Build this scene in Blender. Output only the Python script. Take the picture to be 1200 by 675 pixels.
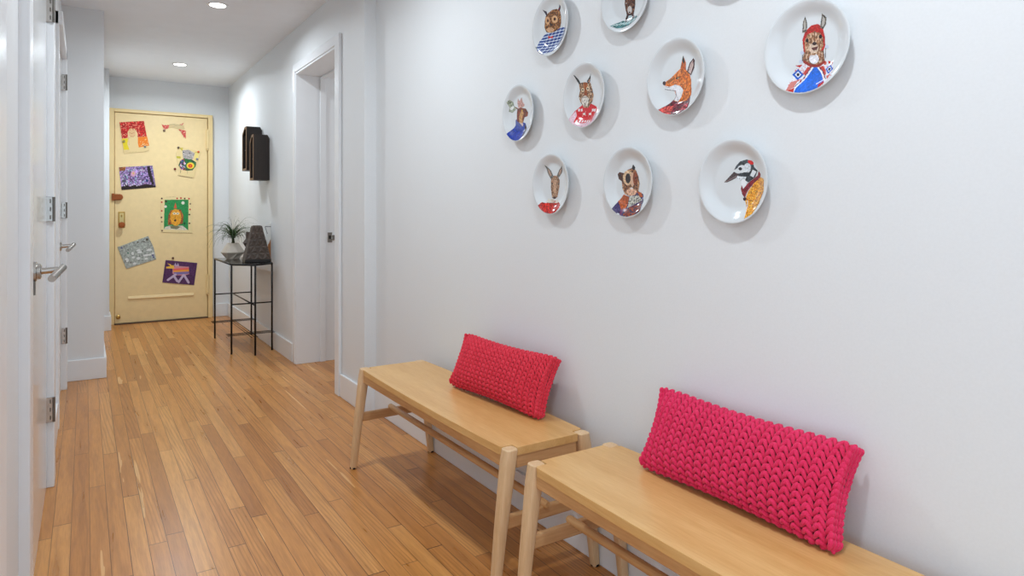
import bpy, bmesh, math, random
import numpy as np
from mathutils import Vector, Matrix
random.seed(7)
for o in list(bpy.data.objects): bpy.data.objects.remove(o)
SC = bpy.context.scene
COL = SC.collection
PI = math.pi

# ------------------------------------------------------------------ camera
F, HY, TH, CH = 775.0, 250.0, math.atan2(500, 775), 1.12
cd = bpy.data.cameras.new('camera'); cam = bpy.data.objects.new('camera', cd); COL.objects.link(cam)
cd.sensor_fit = 'HORIZONTAL'; cd.sensor_width = 36; cd.lens = 36 * F / 1200
cd.shift_y = -(337.5 - HY) / 1200
cd.clip_start = .02
cam.location = (0, 0, CH); cam.rotation_euler = (PI / 2, 0, -TH)
SC.camera = cam

# ------------------------------------------------------------------ light
EXPOSURE = 0.24
W = bpy.data.worlds.new('world'); SC.world = W; W.use_nodes = True
bg = W.node_tree.nodes['Background']
bg.inputs[0].default_value = (.72, .86, 1.0, 1); bg.inputs[1].default_value = 1.35
SC.view_settings.view_transform = 'Standard'; SC.view_settings.look = 'None'
SC.view_settings.gamma = 1; SC.view_settings.use_curve_mapping = False
SC.view_settings.exposure = EXPOSURE
DOWN = [8.5, 6.0, 3.4, 3.0]            # watts of each ceiling downlight, dimmer over the benches
def area(name, loc, rot, sx, sy, power, color, spread=180, shape='RECTANGLE'):
    l = bpy.data.lights.new(name, 'AREA'); l.shape = shape; l.size = sx
    if shape == 'RECTANGLE': l.size_y = sy
    l.energy = power; l.color = color; l.spread = math.radians(spread)
    o = bpy.data.objects.new(name, l); COL.objects.link(o); o.location = loc; o.rotation_euler = rot
    return o
# daylight from the window side of the room behind the camera, and a soft fill light added inside the side room
area('window_daylight', (-1.6, -1.5, 1.6), (math.radians(80), 0, math.radians(-50)), 2.2, 1.8, 7, (.80, .90, 1))
area('side_room_fill', (2.6, 4.3, 1.7), (0, math.radians(90), 0), 1.4, 1.4, 9, (.95, .97, 1))

# ------------------------------------------------------------------ maths from the camera, used to measure places
S_, C_ = math.sin(TH), math.cos(TH)
def on_x(x, y, X):
    u = (x - 600) / F; d = X / (S_ + u * C_)
    return d * (C_ - u * S_), CH - (y - HY) * d / F
def on_y(x, y, Y):
    u = (x - 600) / F; d = Y / (C_ - u * S_)
    return d * (S_ + u * C_), CH - (y - HY) * d / F
def lin(c):
    c = np.asarray(c, float) / 255.
    return np.where(c <= .04045, c / 12.92, ((c + .055) / 1.055) ** 2.4)

# ------------------------------------------------------------------ materials
class N:
    def __init__(s, name):
        s.m = bpy.data.materials.new(name); s.m.use_nodes = True; s.t = s.m.node_tree
        s.b = s.t.nodes['Principled BSDF']
    def n(s, typ, **kw):
        x = s.t.nodes.new('ShaderNode' + typ)
        for k, v in kw.items(): setattr(x, k, v)
        return x
    def l(s, a, b): s.t.links.new(a, b)
    def math(s, op, a, b=None, c=None):
        x = s.n('Math', operation=op)
        for i, v in enumerate((a, b, c)):
            if v is None: continue
            if isinstance(v, (int, float)): x.inputs[i].default_value = v
            else: s.l(v, x.inputs[i])
        return x.outputs[0]
    def ramp(s, fac, stops):
        x = s.n('ValToRGB'); s.l(fac, x.inputs[0]); e = x.color_ramp.elements
        while len(e) < len(stops): e.new(.5)
        for i, (p, c) in enumerate(stops):
            e[i].position = p; e[i].color = (*lin(c), 1)
        return x.outputs[0]
    def mix(s, fac, a, b, mode='MIX'):
        x = s.n('Mix', data_type='RGBA', blend_type=mode)
        for i, v in ((0, fac), (6, a), (7, b)):
            if isinstance(v, (int, float)): x.inputs[i].default_value = v
            elif isinstance(v, tuple): x.inputs[i].default_value = (*lin(v), 1)
            else: s.l(v, x.inputs[i])
        return x.outputs[2]
    def bump(s, h, strength, dist=.002):
        x = s.n('Bump'); x.inputs['Strength'].default_value = strength; x.inputs['Distance'].default_value = dist
        s.l(h, x.inputs['Height']); s.l(x.outputs[0], s.b.inputs['Normal'])
    def noise(s, scale, detail=3, vec=None, stretch=None):
        t = s.n('TexCoord'); mp = s.n('Mapping')
        s.l(t.outputs['Object'], mp.inputs[0])
        if stretch: mp.inputs['Scale'].default_value = stretch
        x = s.n('TexNoise'); x.inputs['Scale'].default_value = scale; x.inputs['Detail'].default_value = detail
        s.l(mp.outputs[0], x.inputs['Vector'])
        return x.outputs['Fac']

def plain(name, col, rough=.5, metal=0, bump=0, bscale=60, vary=.04, coat=0, spec=None):
    m = N(name)
    c = np.array(col, float)
    f = m.noise(bscale if bump else 8, 4)
    out = m.ramp(f, [(.3, tuple(np.clip(c * (1 - vary), 0, 255))), (.7, tuple(np.clip(c * (1 + vary), 0, 255)))])
    m.l(out, m.b.inputs['Base Color'])
    m.b.inputs['Roughness'].default_value = rough; m.b.inputs['Metallic'].default_value = metal
    m.b.inputs['Coat Weight'].default_value = coat
    if spec is not None: m.b.inputs['Specular IOR Level'].default_value = spec
    if bump: m.bump(f, bump)
    return m.m

def wood(name, light, dark, axis=1, scale=9, rough=.4):
    m = N(name)
    st = [22, 22, 22]; st[axis] = 1.6
    f1 = m.noise(scale / 4, 5, stretch=tuple(x / 3 for x in st))
    f2 = m.noise(scale, 6, stretch=tuple(st))
    f = m.math('ADD', m.math('MULTIPLY', f1, .65), m.math('MULTIPLY', f2, .35))
    m.l(m.ramp(f, [(.34, dark), (.62, light)]), m.b.inputs['Base Color'])
    m.b.inputs['Roughness'].default_value = rough
    m.bump(f2, .08, .001)
    return m.m

def board_floor():
    m = N('oak_strip_floor')
    t = m.n('TexCoord'); sp = m.n('SeparateXYZ'); m.l(t.outputs['Object'], sp.inputs[0])
    x, y = sp.outputs[0], sp.outputs[1]
    wd = .0555
    q = m.math('DIVIDE', m.math('ADD', x, .042 + wd * 40), wd)
    bi = m.math('FLOOR', q); bf = m.math('SUBTRACT', q, bi)
    wn = m.n('TexWhiteNoise', noise_dimensions='1D'); m.l(bi, wn.inputs['W'])
    yy = m.math('ADD', m.math('DIVIDE', y, 1.25), m.math('MULTIPLY', wn.outputs['Value'], 7.3))
    si = m.math('FLOOR', yy); sf = m.math('SUBTRACT', yy, si)
    cb = m.n('CombineXYZ'); m.l(bi, cb.inputs[0]); m.l(si, cb.inputs[1])
    w2 = m.n('TexWhiteNoise', noise_dimensions='2D'); m.l(cb.outputs[0], w2.inputs['Vector'])
    rnd = w2.outputs['Value']
    # grain
    cb2 = m.n('CombineXYZ')
    m.l(m.math('ADD', m.math('MULTIPLY', x, 30), m.math('MULTIPLY', rnd, 50)), cb2.inputs[0])
    m.l(m.math('ADD', m.math('MULTIPLY', y, 1.7), m.math('MULTIPLY', rnd, 33)), cb2.inputs[1])
    n1 = m.n('TexNoise'); n1.inputs['Scale'].default_value = 1.3; n1.inputs['Detail'].default_value = 5; n1.inputs['Distortion'].default_value = .6
    m.l(cb2.outputs[0], n1.inputs['Vector'])
    n2 = m.n('TexNoise'); n2.inputs['Scale'].default_value = 7; n2.inputs['Detail'].default_value = 4
    m.l(cb2.outputs[0], n2.inputs['Vector'])
    wv = m.n('TexWave', wave_type='RINGS', rings_direction='Z'); wv.inputs['Scale'].default_value = .9; wv.inputs['Distortion'].default_value = 6
    wv.inputs['Detail'].default_value = 2; m.l(cb2.outputs[0], wv.inputs['Vector'])
    base = m.ramp(rnd, [(0, (192, 128, 66)), (.3, (207, 142, 75)), (.65, (216, 151, 82)), (1, (226, 165, 96))])
    g = m.ramp(n1.outputs['Fac'], [(.3, (200, 188, 176)), (.55, (240, 236, 232)), (.75, (255, 255, 255))])
    c1 = m.mix(.68, base, g, 'MULTIPLY')
    g2 = m.ramp(n2.outputs['Fac'], [(.35, (206, 194, 182)), (.6, (255, 255, 255))])
    c2 = m.mix(.3, c1, g2, 'MULTIPLY')
    g3 = m.ramp(wv.outputs['Fac'], [(.0, (205, 190, 178)), (.5, (255, 255, 255))])
    sel = m.math('GREATER_THAN', w2.outputs['Color'], .6)
    c3 = m.mix(m.math('MULTIPLY', sel, .5), c2, g3, 'MULTIPLY')
    # pale sapwood streaks along some boards
    n4 = m.n('TexNoise'); n4.inputs['Scale'].default_value = .55; n4.inputs['Detail'].default_value = 3
    m.l(cb2.outputs[0], n4.inputs['Vector'])
    st = m.math('GREATER_THAN', n4.outputs['Fac'], .70)
    c3 = m.mix(m.math('MULTIPLY', st, .5), c3, (244, 200, 140))
    e1 = m.math('LESS_THAN', m.math('MINIMUM', bf, m.math('SUBTRACT', 1.0, bf)), .019)
    e2 = m.math('LESS_THAN', m.math('MINIMUM', sf, m.math('SUBTRACT', 1.0, sf)), .0016)
    gap = m.math('MAXIMUM', e1, e2)
    gv = m.math('MULTIPLY', gap, m.math('ADD', .45, m.math('MULTIPLY', wn.outputs['Value'], .55)))
    c4 = m.mix(gv, c3, (52, 28, 14))
    m.l(c4, m.b.inputs['Base Color'])
    m.l(m.math('ADD', .23, m.math('MULTIPLY', n1.outputs['Fac'], .14)), m.b.inputs['Roughness'])
    m.b.inputs['Specular IOR Level'].default_value = .42
    m.bump(m.math('SUBTRACT', m.math('MULTIPLY', n2.outputs['Fac'], .12), gap), .35, .0012)
    return m.m

def attr_mat(name, rough=.3, coat=0.):
    m = N(name)
    a = m.n('VertexColor', layer_name='paint')
    m.l(a.outputs['Color'], m.b.inputs['Base Color'])
    m.b.inputs['Roughness'].default_value = rough; m.b.inputs['Coat Weight'].default_value = coat
    return m.m

def emit(name, col, s):
    m = N(name); m.b.inputs['Base Color'].default_value = (1, 1, 1, 1)
    m.b.inputs['Emission Color'].default_value = (*col, 1); m.b.inputs['Emission Strength'].default_value = s
    return m.m

def yarn(name, a, b):
    m = N(name)
    f = m.noise(420, 4); f2 = m.noise(30, 2)
    m.l(m.mix(.35, m.ramp(f, [(.35, a), (.65, b)]), m.ramp(f2, [(.35, a), (.65, b)])), m.b.inputs['Base Color'])
    m.b.inputs['Roughness'].default_value = .85; m.b.inputs['Sheen Weight'].default_value = .25
    m.b.inputs['Sheen Tint'].default_value = (1, .5, .6, 1)
    m.b.inputs['Specular IOR Level'].default_value = .2
    m.bump(f, .7, .0012)
    return m.m

M = dict(
    wall=plain('white_wall_paint', (226, 228, 229), .55, bump=.03, bscale=180, vary=.006),
    ceil=plain('ceiling_paint', (240, 243, 247), .8, vary=.006),
    trim=plain('white_gloss_trim', (232, 234, 236), .3, vary=.005),
    door=plain('white_gloss_door', (222, 224, 225), .2, vary=.005, coat=.3),
    cream=plain('cream_enamel', (240, 214, 160), .38, bump=.03, bscale=25, vary=.012),
    creamframe=plain('cream_frame_enamel', (236, 209, 152), .4, vary=.02),
    floor=board_floor(),
    steel=plain('brushed_nickel', (188, 184, 178), .24, 1, vary=.03),
    steeldk=plain('dark_nickel', (120, 116, 110), .35, 1, vary=.05),
    dark=plain('dark_hole_shade_and_line', (30, 24, 20), .9),  # painted shade inside holes, also the drawn line on the card
    brass=plain('aged_brass', (184, 150, 84), .35, .9, vary=.1),
    copper=plain('copper_brown', (156, 82, 32), .38, .35, vary=.15),
    black=plain('black_metal', (24, 22, 23), .38, .4),
    tray=plain('black_tabletop', (34, 30, 28), .16, .2),
    vase=plain('charcoal_ceramic', (84, 72, 64), .55, vary=.12),
    pot=plain('ivory_ceramic', (216, 204, 188), .4),
    soil=plain('potting_soil', (50, 36, 26), .95, bump=.6, bscale=200, vary=.2),
    leaf=plain('green_leaf', (56, 78, 36), .5, vary=.35),
    stem=plain('dark_plant_stem', (62, 66, 38), .8, vary=.2),
    porcelain=plain('white_porcelain', (216, 220, 222), .12, vary=.003, coat=.5),
    print=attr_mat('printed_glaze', .14, .5),
    paper=attr_mat('drawn_paper', .8),
    seat=wood('birch_seat', (224, 180, 118), (204, 152, 88), 1, 9, .3),
    leg=wood('birch_leg', (228, 194, 152), (208, 168, 122), 2, 9, .42),
    railx=wood('birch_rail_end', (216, 172, 122), (186, 136, 88), 0, 9, .45),
    raily=wood('birch_rail_long', (218, 172, 118), (186, 132, 80), 1, 9, .45),
    foot=plain('black_felt', (25, 22, 20), .9),
    lens=emit('lamp_lens', (1, .97, .92), 9),
    walnut=wood('dark_stained_wood', (44, 32, 24), (24, 16, 12), 2, 9, .55),
    oakedge=wood('brown_wood_edge', (136, 104, 72), (98, 70, 46), 2, 9, .55),
    card=plain('white_card', (232, 232, 228), .8, vary=.01),
    leather=plain('tan_wood', (160, 104, 62), .6, vary=.1),
    yarn1=yarn('red_yarn', (206, 40, 58), (232, 62, 80)),
    yarn2=yarn('crimson_yarn', (210, 34, 78), (234, 54, 102)),
    inner1=plain('red_stitch_gap_shade', (120, 14, 26), .9), inner2=plain('crimson_stitch_gap_shade', (124, 10, 34), .9),  # yarn colours darkened to paint the shade between stitches
)

# ------------------------------------------------------------------ mesh helpers
class MB:
    def __init__(s): s.bm = bmesh.new()
    def box(s, x0, x1, y0, y1, z0, z1):
        v = [s.bm.verts.new((x, y, z)) for z in (z0, z1) for x, y in ((x0, y0), (x1, y0), (x1, y1), (x0, y1))]
        for f in ((3, 2, 1, 0), (4, 5, 6, 7), (0, 1, 5, 4), (1, 2, 6, 5), (2, 3, 7, 6), (3, 0, 4, 7)):
            s.bm.faces.new([v[i] for i in f])
        return s
    def hexa(s, lo, hi):      # two quads of 4 points
        v = [s.bm.verts.new(p) for p in list(lo) + list(hi)]
        for f in ((3, 2, 1, 0), (4, 5, 6, 7), (0, 1, 5, 4), (1, 2, 6, 5), (2, 3, 7, 6), (3, 0, 4, 7)):
            s.bm.faces.new([v[i] for i in f])
        return s
    def prism(s, pts, axis, a, b):      # extrude a polygon; axis is the extrusion axis
        def P(p, t):
            q = [0, 0, 0]; k = [i for i in range(3) if i != axis]; q[k[0]], q[k[1]] = p; q[axis] = t; return q
        A = [s.bm.verts.new(P(p, a)) for p in pts]; B = [s.bm.verts.new(P(p, b)) for p in pts]
        s.bm.faces.new(A[::-1]); s.bm.faces.new(B); n = len(pts)
        for i in range(n): s.bm.faces.new((A[i], A[(i + 1) % n], B[(i + 1) % n], B[i]))
        return s
    def tube(s, pts, rad, seg=10, cap=True, flat=1.0):
        pts = [Vector(p) for p in pts]
        rad = rad if isinstance(rad, (list, tuple)) else [rad] * len(pts)
        rings = []; up = None
        for i, p in enumerate(pts):
            d = (pts[min(i + 1, len(pts) - 1)] - pts[max(i - 1, 0)]).normalized()
            if up is None: up = Vector((0, 0, 1)) if abs(d.z) < .9 else Vector((1, 0, 0))
            a = d.cross(up).normalized(); b = a.cross(d).normalized(); up = b
            rings.append([s.bm.verts.new(p + a * math.cos(t) * rad[i] + b * math.sin(t) * rad[i] * flat)
                          for t in [2 * PI * k / seg for k in range(seg)]])
        for r0, r1 in zip(rings, rings[1:]):
            for k in range(seg):
                s.bm.faces.new((r0[k], r0[(k + 1) % seg], r1[(k + 1) % seg], r1[k]))
        if cap: s.bm.faces.new(rings[0][::-1]); s.bm.faces.new(rings[-1])
        return s
    def lathe(s, prof, axis=2, c=(0, 0, 0), seg=48, closed=False):
        rings = []
        for r, h in prof:
            ring = []
            for k in range(seg):
                t = 2 * PI * k / seg; u, v = r * math.cos(t), r * math.sin(t)
                q = {2: (u, v, h), 0: (h, u, v), 1: (v, h, u)}[axis]
                ring.append(s.bm.verts.new(Vector(q) + Vector(c)))
            rings.append(ring)
        for r0, r1 in zip(rings, rings[1:]):
            for k in range(seg):
                s.bm.faces.new((r0[k], r0[(k + 1) % seg], r1[(k + 1) % seg], r1[k]))
        if not closed:
            s.bm.faces.new(rings[0][::-1]); s.bm.faces.new(rings[-1])
        return s
    def build(s, name, mat, parent=None, smooth=False, bevel=0, seg=2, sub=0):
        bmesh.ops.recalc_face_normals(s.bm, faces=s.bm.faces[:])
        me = bpy.data.meshes.new(name); s.bm.to_mesh(me); s.bm.free()
        o = bpy.data.objects.new(name, me); COL.objects.link(o)
        for m_ in (mat if isinstance(mat, (list, tuple)) else [mat]): me.materials.append(m_)
        if parent:
            o.parent = parent
        if smooth: me.polygons.foreach_set('use_smooth', [True] * len(me.polygons))
        if bevel:
            b = o.modifiers.new('bevel', 'BEVEL'); b.width = bevel; b.segments = seg; b.limit_method = 'ANGLE'; b.angle_limit = math.radians(40)
        if sub:
            b = o.modifiers.new('sub', 'SUBSURF'); b.levels = b.render_levels = sub
        return o
def sm(o, ang=35):
    o.data.polygons.foreach_set('use_smooth', [True] * len(o.data.polygons))
    o.data.set_sharp_from_angle(angle=math.radians(ang)); return o
def thing(name, label, cat, loc, group=None, rz=0):
    o = bpy.data.objects.new(name, None); COL.objects.link(o); o.location = loc; o.rotation_euler = (0, 0, rz)
    o.empty_display_size = .1
    return tag(o, label, cat, group)
def tag(o, label, cat, group=None):
    o['label'] = label; o['category'] = cat
    if group: o['group'] = group
    return o
def struct(o, label=None):
    o['kind'] = 'structure'
    if label: o['label'] = label
    return o
def copy_tree(o, parent=None):
    c = o.copy(); COL.objects.link(c)
    if parent: c.parent = parent
    for ch in [x for x in bpy.data.objects if x.parent == o]: copy_tree(ch, c)
    return c
def local(parent_loc, *pts):
    return [tuple(p[i] - parent_loc[i] for i in range(3)) for p in pts]

# ================================================================== the room
XR, XRN = 1.32, 1.39        # right wall: far section, near (bench) section
XL, XLR = -.133, -.118
YE, ZC = 7.78, 2.50
struct(MB().box(-2.6, 3.4, -2.2, YE + .1, -.05, 0).build('floor', M['floor']))
struct(MB().box(-2.6, 3.4, -2.2, YE + .1, ZC, ZC + .1).build('ceiling', M['ceil']))
b = MB(); b.box(XRN, XRN + .2, -.9, 3.58, 0, ZC)
# far section with the doorway opening
b.box(XR, XR + .29, 3.58, 4.05, 0, ZC); b.box(XR, XR + .29, 5.0, YE, 0, ZC); b.box(XR, XR + .29, 4.05, 5.0, 2.165, ZC)
struct(b.build('wall_right', M['wall']))
struct(MB().box(-.3, XR + .29, YE, YE + .1, 0, ZC).build('wall_end', M['wall']))
b = MB()
b.box(-.35, XL - .02, .55, 2.37, 0, ZC); b.box(-.35, XL - .02, 2.37, 3.29, 2.10, ZC); b.box(-.35, XL - .02, 3.29, 4.24, 0, ZC)
b.box(-.35, XLR - .015, 3.40, 4.24, 0, ZC)
b.box(-.35, XLR - .015, 4.24, 5.06, 2.10, ZC); b.box(-.35, XLR - .015, 5.06, 5.30, 0, ZC)
b.box(-.35, .107, 5.30, 7.395, 0, ZC); b.box(-.35, .193, 7.395, YE, 0, ZC)
b.box(-.45, -.35, 2.2, 5.3, 0, ZC)
struct(b.build('wall_left', M['wall']))
b = MB(); b.box(3.2, 3.3, 2.5, YE, 0, ZC); b.box(XRN + .2, 3.2, 2.5, 2.6, 0, ZC); b.box(XR + .29, 3.2, 6.9, 7.0, 0, ZC)
struct(b.build('wall_side_room', M['wall']))
# baseboards
def bboard(name, segs):
    b = MB()
    for x0, x1, y0, y1 in segs: b.box(x0, x1, y0, y1, 0, .14)
    return struct(b.build(name, M['trim'], bevel=.004, seg=2))
bboard('baseboard_right', [(XRN - .015, XRN, -.9, 3.58), (XR - .015, XR, 3.565, 3.965), (XR, XRN, 3.565, 3.58), (XR - .015, XR, 5.075, YE)])
bboard('baseboard_left', [(-.118, .122, 5.285, 5.30), (.107, .122, 5.30, 7.38), (.107, .208, 7.38, 7.395), (.193, .208, 7.395, 7.735),
                          (-.133, -.118, 3.41, 4.15)])
bboard('baseboard_end', [(1.16, XR - .015, YE - .015, YE)])

# doorway in the right wall: casing, lining, stop
b = MB()
b.box(1.300, XR, 3.97, 4.05, 0, 2.225); b.box(1.304, XR, 5.0, 5.055, 0, 2.225); b.box(1.304, XR, 4.05, 5.0, 2.165, 2.225)
struct(b.build('trim_1', M['trim'], bevel=.004))
b = MB()
b.box(XR - .01, 1.62, 4.985, 5.0, 0, 2.165); b.box(XR - .01, 1.62, 4.05, 4.065, 0, 2.165); b.box(XR - .01, 1.62, 4.065, 4.985, 2.15, 2.165)
b.box(1.49, 1.53, 4.973, 4.985, 0, 2.15); b.box(1.49, 1.53, 4.065, 4.077, 0, 2.15); b.box(1.49, 1.53, 4.077, 4.973, 2.138, 2.15)
lining = struct(b.build('trim_2', M['trim'], bevel=.0025))
sp = MB().box(1.548, 1.582, 4.981, 4.986, .90, .975).build('strike_plate', M['steel'], lining, bevel=.001)
sp['label'] = 'brushed metal strike plate'
MB().box(1.557, 1.572, 4.978, 4.983, .925, .952).build('latch_hole_shade', M['dark'], sp)  # dark block painted as the shade in the latch hole
MB().box(1.578, 1.60, 4.968, 4.984, .915, .955).build('strike_lip', M['steel'], sp, bevel=.002)

# left doors
def lever(parent, x, y, z, k=1.0):
    h = MB().lathe([(.030, 0), (.030, .008), (.024, .010), (.024, .018), (.018, .021)], 0, (x, y, z), 24).build('handle', M['steel'], parent); sm(h)
    h['label'] = 'brushed metal lever handle'
    n = MB().tube([(x + .01, y, z), (x + .075, y + .004, z + .004)], .0095, 12).build('neck', M['steel'], h); sm(n)
    # grip droops a little and turns back to the door
    g = MB().tube([(x + .075, y + .012, z + .010), (x + .049, y - .085, z - .017)], .0105 * k, 16).build('grip', M['steel'], h); sm(g)
    ky = MB().box(x, x + .006, y - .014, y + .012, z - .07, z - .028).build('lock_plate', M['steeldk'], h, bevel=.001)
def hinge(parent, x, y, z, hh=.1):
    h = MB().box(x - .002, x + .024, y - .004, y, z - hh / 2, z + hh / 2).build('hinge', M['steel'], parent, bevel=.0008)
    for s in (-1, 0, 1):
        MB().box(x + .010, x + .015, y - .005, y - .0035, z + s * hh * .33 - .008, z + s * hh * .33 + .008).build('slot', M['steeldk'], h)
    k = MB().tube([(x + .024, y - .004, z - hh / 2), (x + .024, y - .004, z + hh / 2)], .005, 12).build('knuckle', M['steeldk'], h); sm(k)

d2 = struct(MB().box(XL - .04, XL, 2.372, 3.286, .006, 2.095).build('door_2', M['door'], bevel=.003),
            'white glossy slab door with lever handle, nearer one on the left')
lever(d2, XL, 2.47, .943)
for z in (.32, 1.137, 1.95): hinge(d2, XL + .001, 3.287, z)
d3 = struct(MB().box(XLR - .055, XLR - .01, 4.244, 5.056, .006, 2.095).build('door_3', M['door'], bevel=.003),
            'white glossy slab door with lever handle, farther one on the left')
lever(d3, XLR - .01, 4.34, .94)
for z in (.345, 1.14, 1.95): hinge(d3, XLR - .006, 5.058, z)
b = MB()
b.box(XL - .03, -.106, 3.29, 3.405, 0, 2.17); b.box(XL - .03, XL + .006, 2.24, 2.368, 0, 2.17); b.box(XL - .03, XL + .006, 2.24, 3.29, 2.10, 2.17)
struct(b.build('trim_3', M['trim'], bevel=.004))
b = MB()
b.box(XLR - .03, -.098, 5.06, 5.16, 0, 2.17); b.box(XLR - .03, XLR + .004, 4.15, 4.24, 0, 2.17); b.box(XLR - .03, -.098, 4.15, 5.16, 2.10, 2.17)
struct(b.build('trim_4', M['trim'], bevel=.004))
b = MB(); b.box(XL - .05, -.108, 1.02, 1.36, 0, ZC)
struct(b.build('trim_5', M['trim'], bevel=.006, seg=3))

# ------------------------------------------------------------------ end door (cream)
YD = 7.745
dr = struct(MB().box(.248, 1.100, YD, YD + .03, .012, 2.136).build('door_1', M['cream'], bevel=.002),
            'cream painted steel entry door at the end of the hall, covered in drawings')
b = MB()
b.box(.201, .243, YD - .02, YE, 0, 2.175); b.box(1.106, 1.153, YD - .02, YE, 0, 2.175); b.box(.243, 1.106, YD - .02, YE, 2.141, 2.175)
b.box(.243, 1.106, YD + .022, YE, 0.012, 2.141)
struct(b.build('trim_6', M['creamframe'], bevel=.004))
struct(MB().box(.243, 1.106, YD - .03, YE, 0, .010).build('trim_7', plain('dark_threshold', (86, 66, 52), .5)))
# panel ledge
x0, z0 = on_y(150, 350, YD); x1, z1 = on_y(227, 344, YD)
b = MB(); zz = (z0 + z1) / 2
b.prism([(YD + .001, zz - .016), (YD - .012, zz - .010), (YD - .004, zz + .014), (YD + .001, zz + .018)], 0, x0, x1)
b.build('panel_ledge', M['cream'], dr, bevel=.002)
# latch guard
x, z = on_y(138, 231, YD)
g = MB().prism([(x - .045, z - .03), (x + .02, z - .03), (x + .038, z - .022), (x + .046, z), (x + .038, z + .022), (x + .02, z + .03), (x - .045, z + .03)], 1, YD - .034, YD - .001).build('latch_guard', M['copper'], dr, bevel=.008, seg=3)
g['label'] = 'copper brown door guard'
MB().box(x - .052, x - .03, YD - .038, YD - .02, z - .036, z + .036).build('guard_plate', M['copper'], g, bevel=.003)
x, z = on_y(142.5, 257.5, YD)
g = MB().box(x - .030, x + .030, YD - .006, YD, z - .082, z + .082).build('lock_plate', M['brass'], dr, bevel=.003)
g['label'] = 'brass mortise lock plate'
MB().box(x - .019, x + .019, YD - .009, YD - .005, z - .068, z + .066).build('lock_face', plain('pale_brass', (214, 196, 136), .35, .6), g, bevel=.002)
kn = MB().lathe([(.012, 0), (.012, .03), (.026, .036), (.030, .048), (.024, .060), (.01, .062)], 1, (x, YD, z - .052), 20)
for v in kn.bm.verts: v.co.y = 2 * YD - v.co.y
sm(kn.build('door_knob', M['copper'], g))
MB().box(x - .006, x + .006, YD - .022, YD - .005, z + .028, z + .054).build('thumb_turn', M['brass'], g, bevel=.003)
for (px, py0, py1) in ((243, 152, 174), (243, 322, 343)):
    x, za = on_y(px, py0, YD - .02); _, zb = on_y(px, py1, YD - .02)
    h = MB().tube([(1.103, YD - .014, zb), (1.103, YD - .014, za)], .017, 14).build('hinge', M['creamframe'], dr); sm(h)
    t = MB().lathe([(.012, zb - .022), (.017, zb - .012), (.012, zb - .004)], 2, (1.103, YD - .014, 0), 14).build('hinge_cap', M['creamframe'], h); sm(t)
x, z = on_y(138.5, 371.5, YD)
kk = MB().lathe([(.020, 0), (.020, .008), (.012, .016), (.006, .018)], 1, (x, YD, z), 16)
for v in kk.bm.verts: v.co.y = 2 * YD - v.co.y
sm(kk.build('floor_stop', M['brass'], dr))

# ------------------------------------------------------------------ ceiling downlights
dl = None
for i, (x, y) in enumerate(((.735, 4.73), (.735, 6.80), (.56, 2.66), (.56, .60))):
    lab = ['round recessed ceiling downlight, nearer to the camera of the two in view', 'round recessed ceiling downlight closest to the cream door',
           'round recessed ceiling downlight above the first bench', 'round recessed ceiling downlight above the nearest bench'][i]
    if dl is None:
        t = dl = thing('ceiling_downlight', lab, 'ceiling light', (x, y, ZC), 'downlights along the ceiling')
        sm(MB().lathe([(.050, -.001), (.0505, -.006), (.060, -.007), (.066, -.004), (.067, 0)], 2, seg=40).build('trim_ring', M['trim'], t))
        sm(MB().lathe([(.051, -.001), (.050, -.005), (.001, -.0055)], 2, seg=40).build('lens', M['lens'], t))
    else:
        t = copy_tree(dl); t.location = (x, y, ZC); t['label'] = lab
    l = bpy.data.lights.new('bulb', 'AREA'); l.shape = 'DISK'; l.size = .11; l.energy = DOWN[i]; l.color = (.84, .93, 1); l.spread = math.radians(165)
    lo = bpy.data.objects.new('bulb', l); COL.objects.link(lo); lo.parent = t; lo.location = (0, 0, -.012)

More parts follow.
